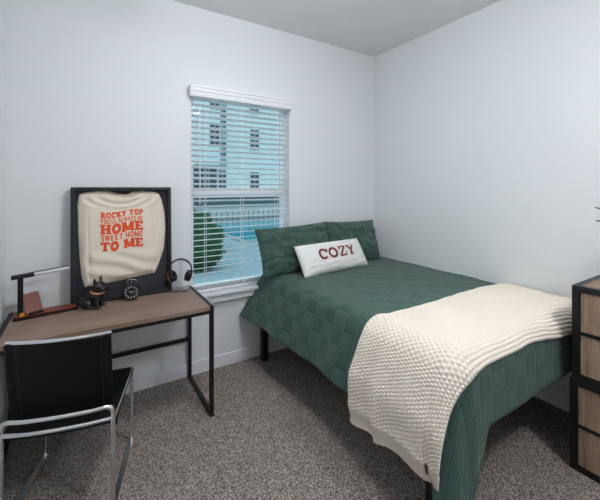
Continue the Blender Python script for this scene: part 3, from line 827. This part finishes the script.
# ------------------------------------------------------------------ stacked drawer units
def drawers(z0, x, y, label, hz):
    t_ = thing('drawer_unit', label, 'drawers', (x, y, z0), 0, group='stacked drawer units')
    D, W = .25, .27; f_ = .034
    bm = BM()
    for sx in (-1, 1):
        for sy in (-1, 1):
            box(bm, sx * D - (f_ if sx > 0 else 0), sx * D + (f_ if sx < 0 else 0), sy * W - (f_ if sy > 0 else 0), sy * W + (f_ if sy < 0 else 0), 0, hz, .002)
    for sy in (-1, 1):
        ya, yb = (W - f_, W) if sy > 0 else (-W, -W + f_)
        for za, zb in ((0, .03), (hz - .03, hz)): box(bm, -D + f_, D - f_, ya, yb, za, zb, .002)
    for sx in (-1, 1):
        xa, xb = (D - f_, D) if sx > 0 else (-D, -D + f_)
        for za, zb in ((0, .03), (hz - .03, hz)): box(bm, xa, xb, -W + f_, W - f_, za, zb, .002)
    box(bm, -D + .002, -D + .022, -W + f_, W - f_, hz / 2 - .007, hz / 2 + .007)
    obj('frame', bm, M_black, t_)
    bm = BM(); box(bm, -D + f_, D - f_, -W + f_, W - f_, hz - .012, hz - .001); obj('top_panel', bm, M_rust, t_)
    bm = BM()
    for sy in (-1, 1): box(bm, -D + f_, D - f_, sy * (W - .02) - .004, sy * (W - .02) + .004, .03, hz - .03)
    box(bm, D - .02, D - .012, -W + f_, W - f_, .03, hz - .03); obj('side_panel', bm, M_black, t_)
    for za, zb in ((.033, hz / 2 - .009), (hz / 2 + .009, hz - .033)):
        bm = BM(); box(bm, -D + .008, -D + .026, -W + f_ + .003, W - f_ - .003, za, zb, .002); dr = obj('drawer', bm, M_rust, t_)
        bm = BM(); box(bm, -D + .027, D - .05, -W + .05, W - .05, za + .01, zb - .03); obj('drawer_box', bm, M_black, dr)
    return t_
drawers(0, -.307, -2.335, 'lower drawer unit with two wood fronts, standing on the carpet', .495)
drawers(.497, -.305, -2.345, 'upper drawer unit with wood top, resting on the other unit', .512)

# plant on the drawers (only leaf tips reach into the photo)
pl = thing('potted_plant', 'small leafy green plant whose leaf tips show at the right edge', 'plant', (-.30, -2.34, 1.009))
bm = BM(); lathe(bm, [(.05, 0), (.068, .11), (.072, .115), (.072, .125), (.064, .125), (.06, .105)], 28); obj('pot', bm, mat('white_ceramic', 'e6e4df', .3), pl, 'auto')
bm = BM(); lathe(bm, [(.061, .09), (.061, .106)], 24); obj('soil', bm, mat('soil', '2c211a', .9), pl)
M_leaf = fabric_mat('plant_leaf', '3c4a28', '556237', 30, .2)
def leaf(p0, p1, wd):
    p0, p1 = Vector(p0), Vector(p1); d = p1 - p0; s = d.cross(Vector((0, 0, 1))).normalized(); s = (s + Vector((.5, -.3, .35))).normalized()
    bm = BM(); tube(bm, [Vector((0, 0, .105)), p0 * .6 + Vector((0, 0, .045)), p0], .0022, 6)
    obj('stem', bm, M_leaf, pl, True)
    bm = BM(); A = []
    for i in range(11):
        q = i / 10; c = p0 + d * q + Vector((0, 0, .012 * sin(pi * q)))
        hw = wd * sin(pi * (q * .93 + .04)) ** .8
        A.append([bm.verts.new(c - s * hw + Vector((0, 0, .004))), bm.verts.new(c), bm.verts.new(c + s * hw + Vector((0, 0, .004)))])
    for a, b in zip(A, A[1:]):
        for k in (0, 1): bm.faces.new((a[k], a[k + 1], b[k + 1], b[k]))
    r = bmesh.ops.extrude_face_region(bm, geom=bm.faces[:]); bmesh.ops.translate(bm, vec=(0, 0, -.0015), verts=[v for v in r['geom'] if isinstance(v, bmesh.types.BMVert)])
    obj('leaf', bm, M_leaf, pl, True)
leaf((.0, .09, .33), (.0, .240, .418), .016)
leaf((.0, .11, .30), (.0, .236, .340), .020)
for k in range(9):
    a = 2.2 + k * .62; r0 = .05; leaf((cos(a) * r0, sin(a) * r0, .26 + .05 * (k % 3)), (cos(a) * .14, sin(a) * .14, .30 + .06 * (k % 3)), .02)

# ------------------------------------------------------------------ light, camera, view
W = bpy.data.worlds.new('sky'); S.world = W; W.use_nodes = True
bg = W.node_tree.nodes['Background']; bg.inputs['Color'].default_value = (.82, .93, 1, 1); bg.inputs['Strength'].default_value = 1.5
cam = bpy.data.cameras.new('camera'); co = bpy.data.objects.new('camera', cam); COL.objects.link(co)
cam.sensor_width = 36; cam.sensor_fit = 'HORIZONTAL'; cam.lens = 343.6 * 36 / 600; cam.shift_y = -63 / 600; cam.clip_start = .02; cam.clip_end = 300
co.location = (-2.835, -2.867, 1.548); co.rotation_euler = (R(90), 0, R(57.483 - 90))
S.camera = co
vs = S.view_settings; vs.view_transform = 'Standard'; vs.look = 'None'; vs.gamma = 1; vs.use_curve_mapping = False; vs.exposure = 0
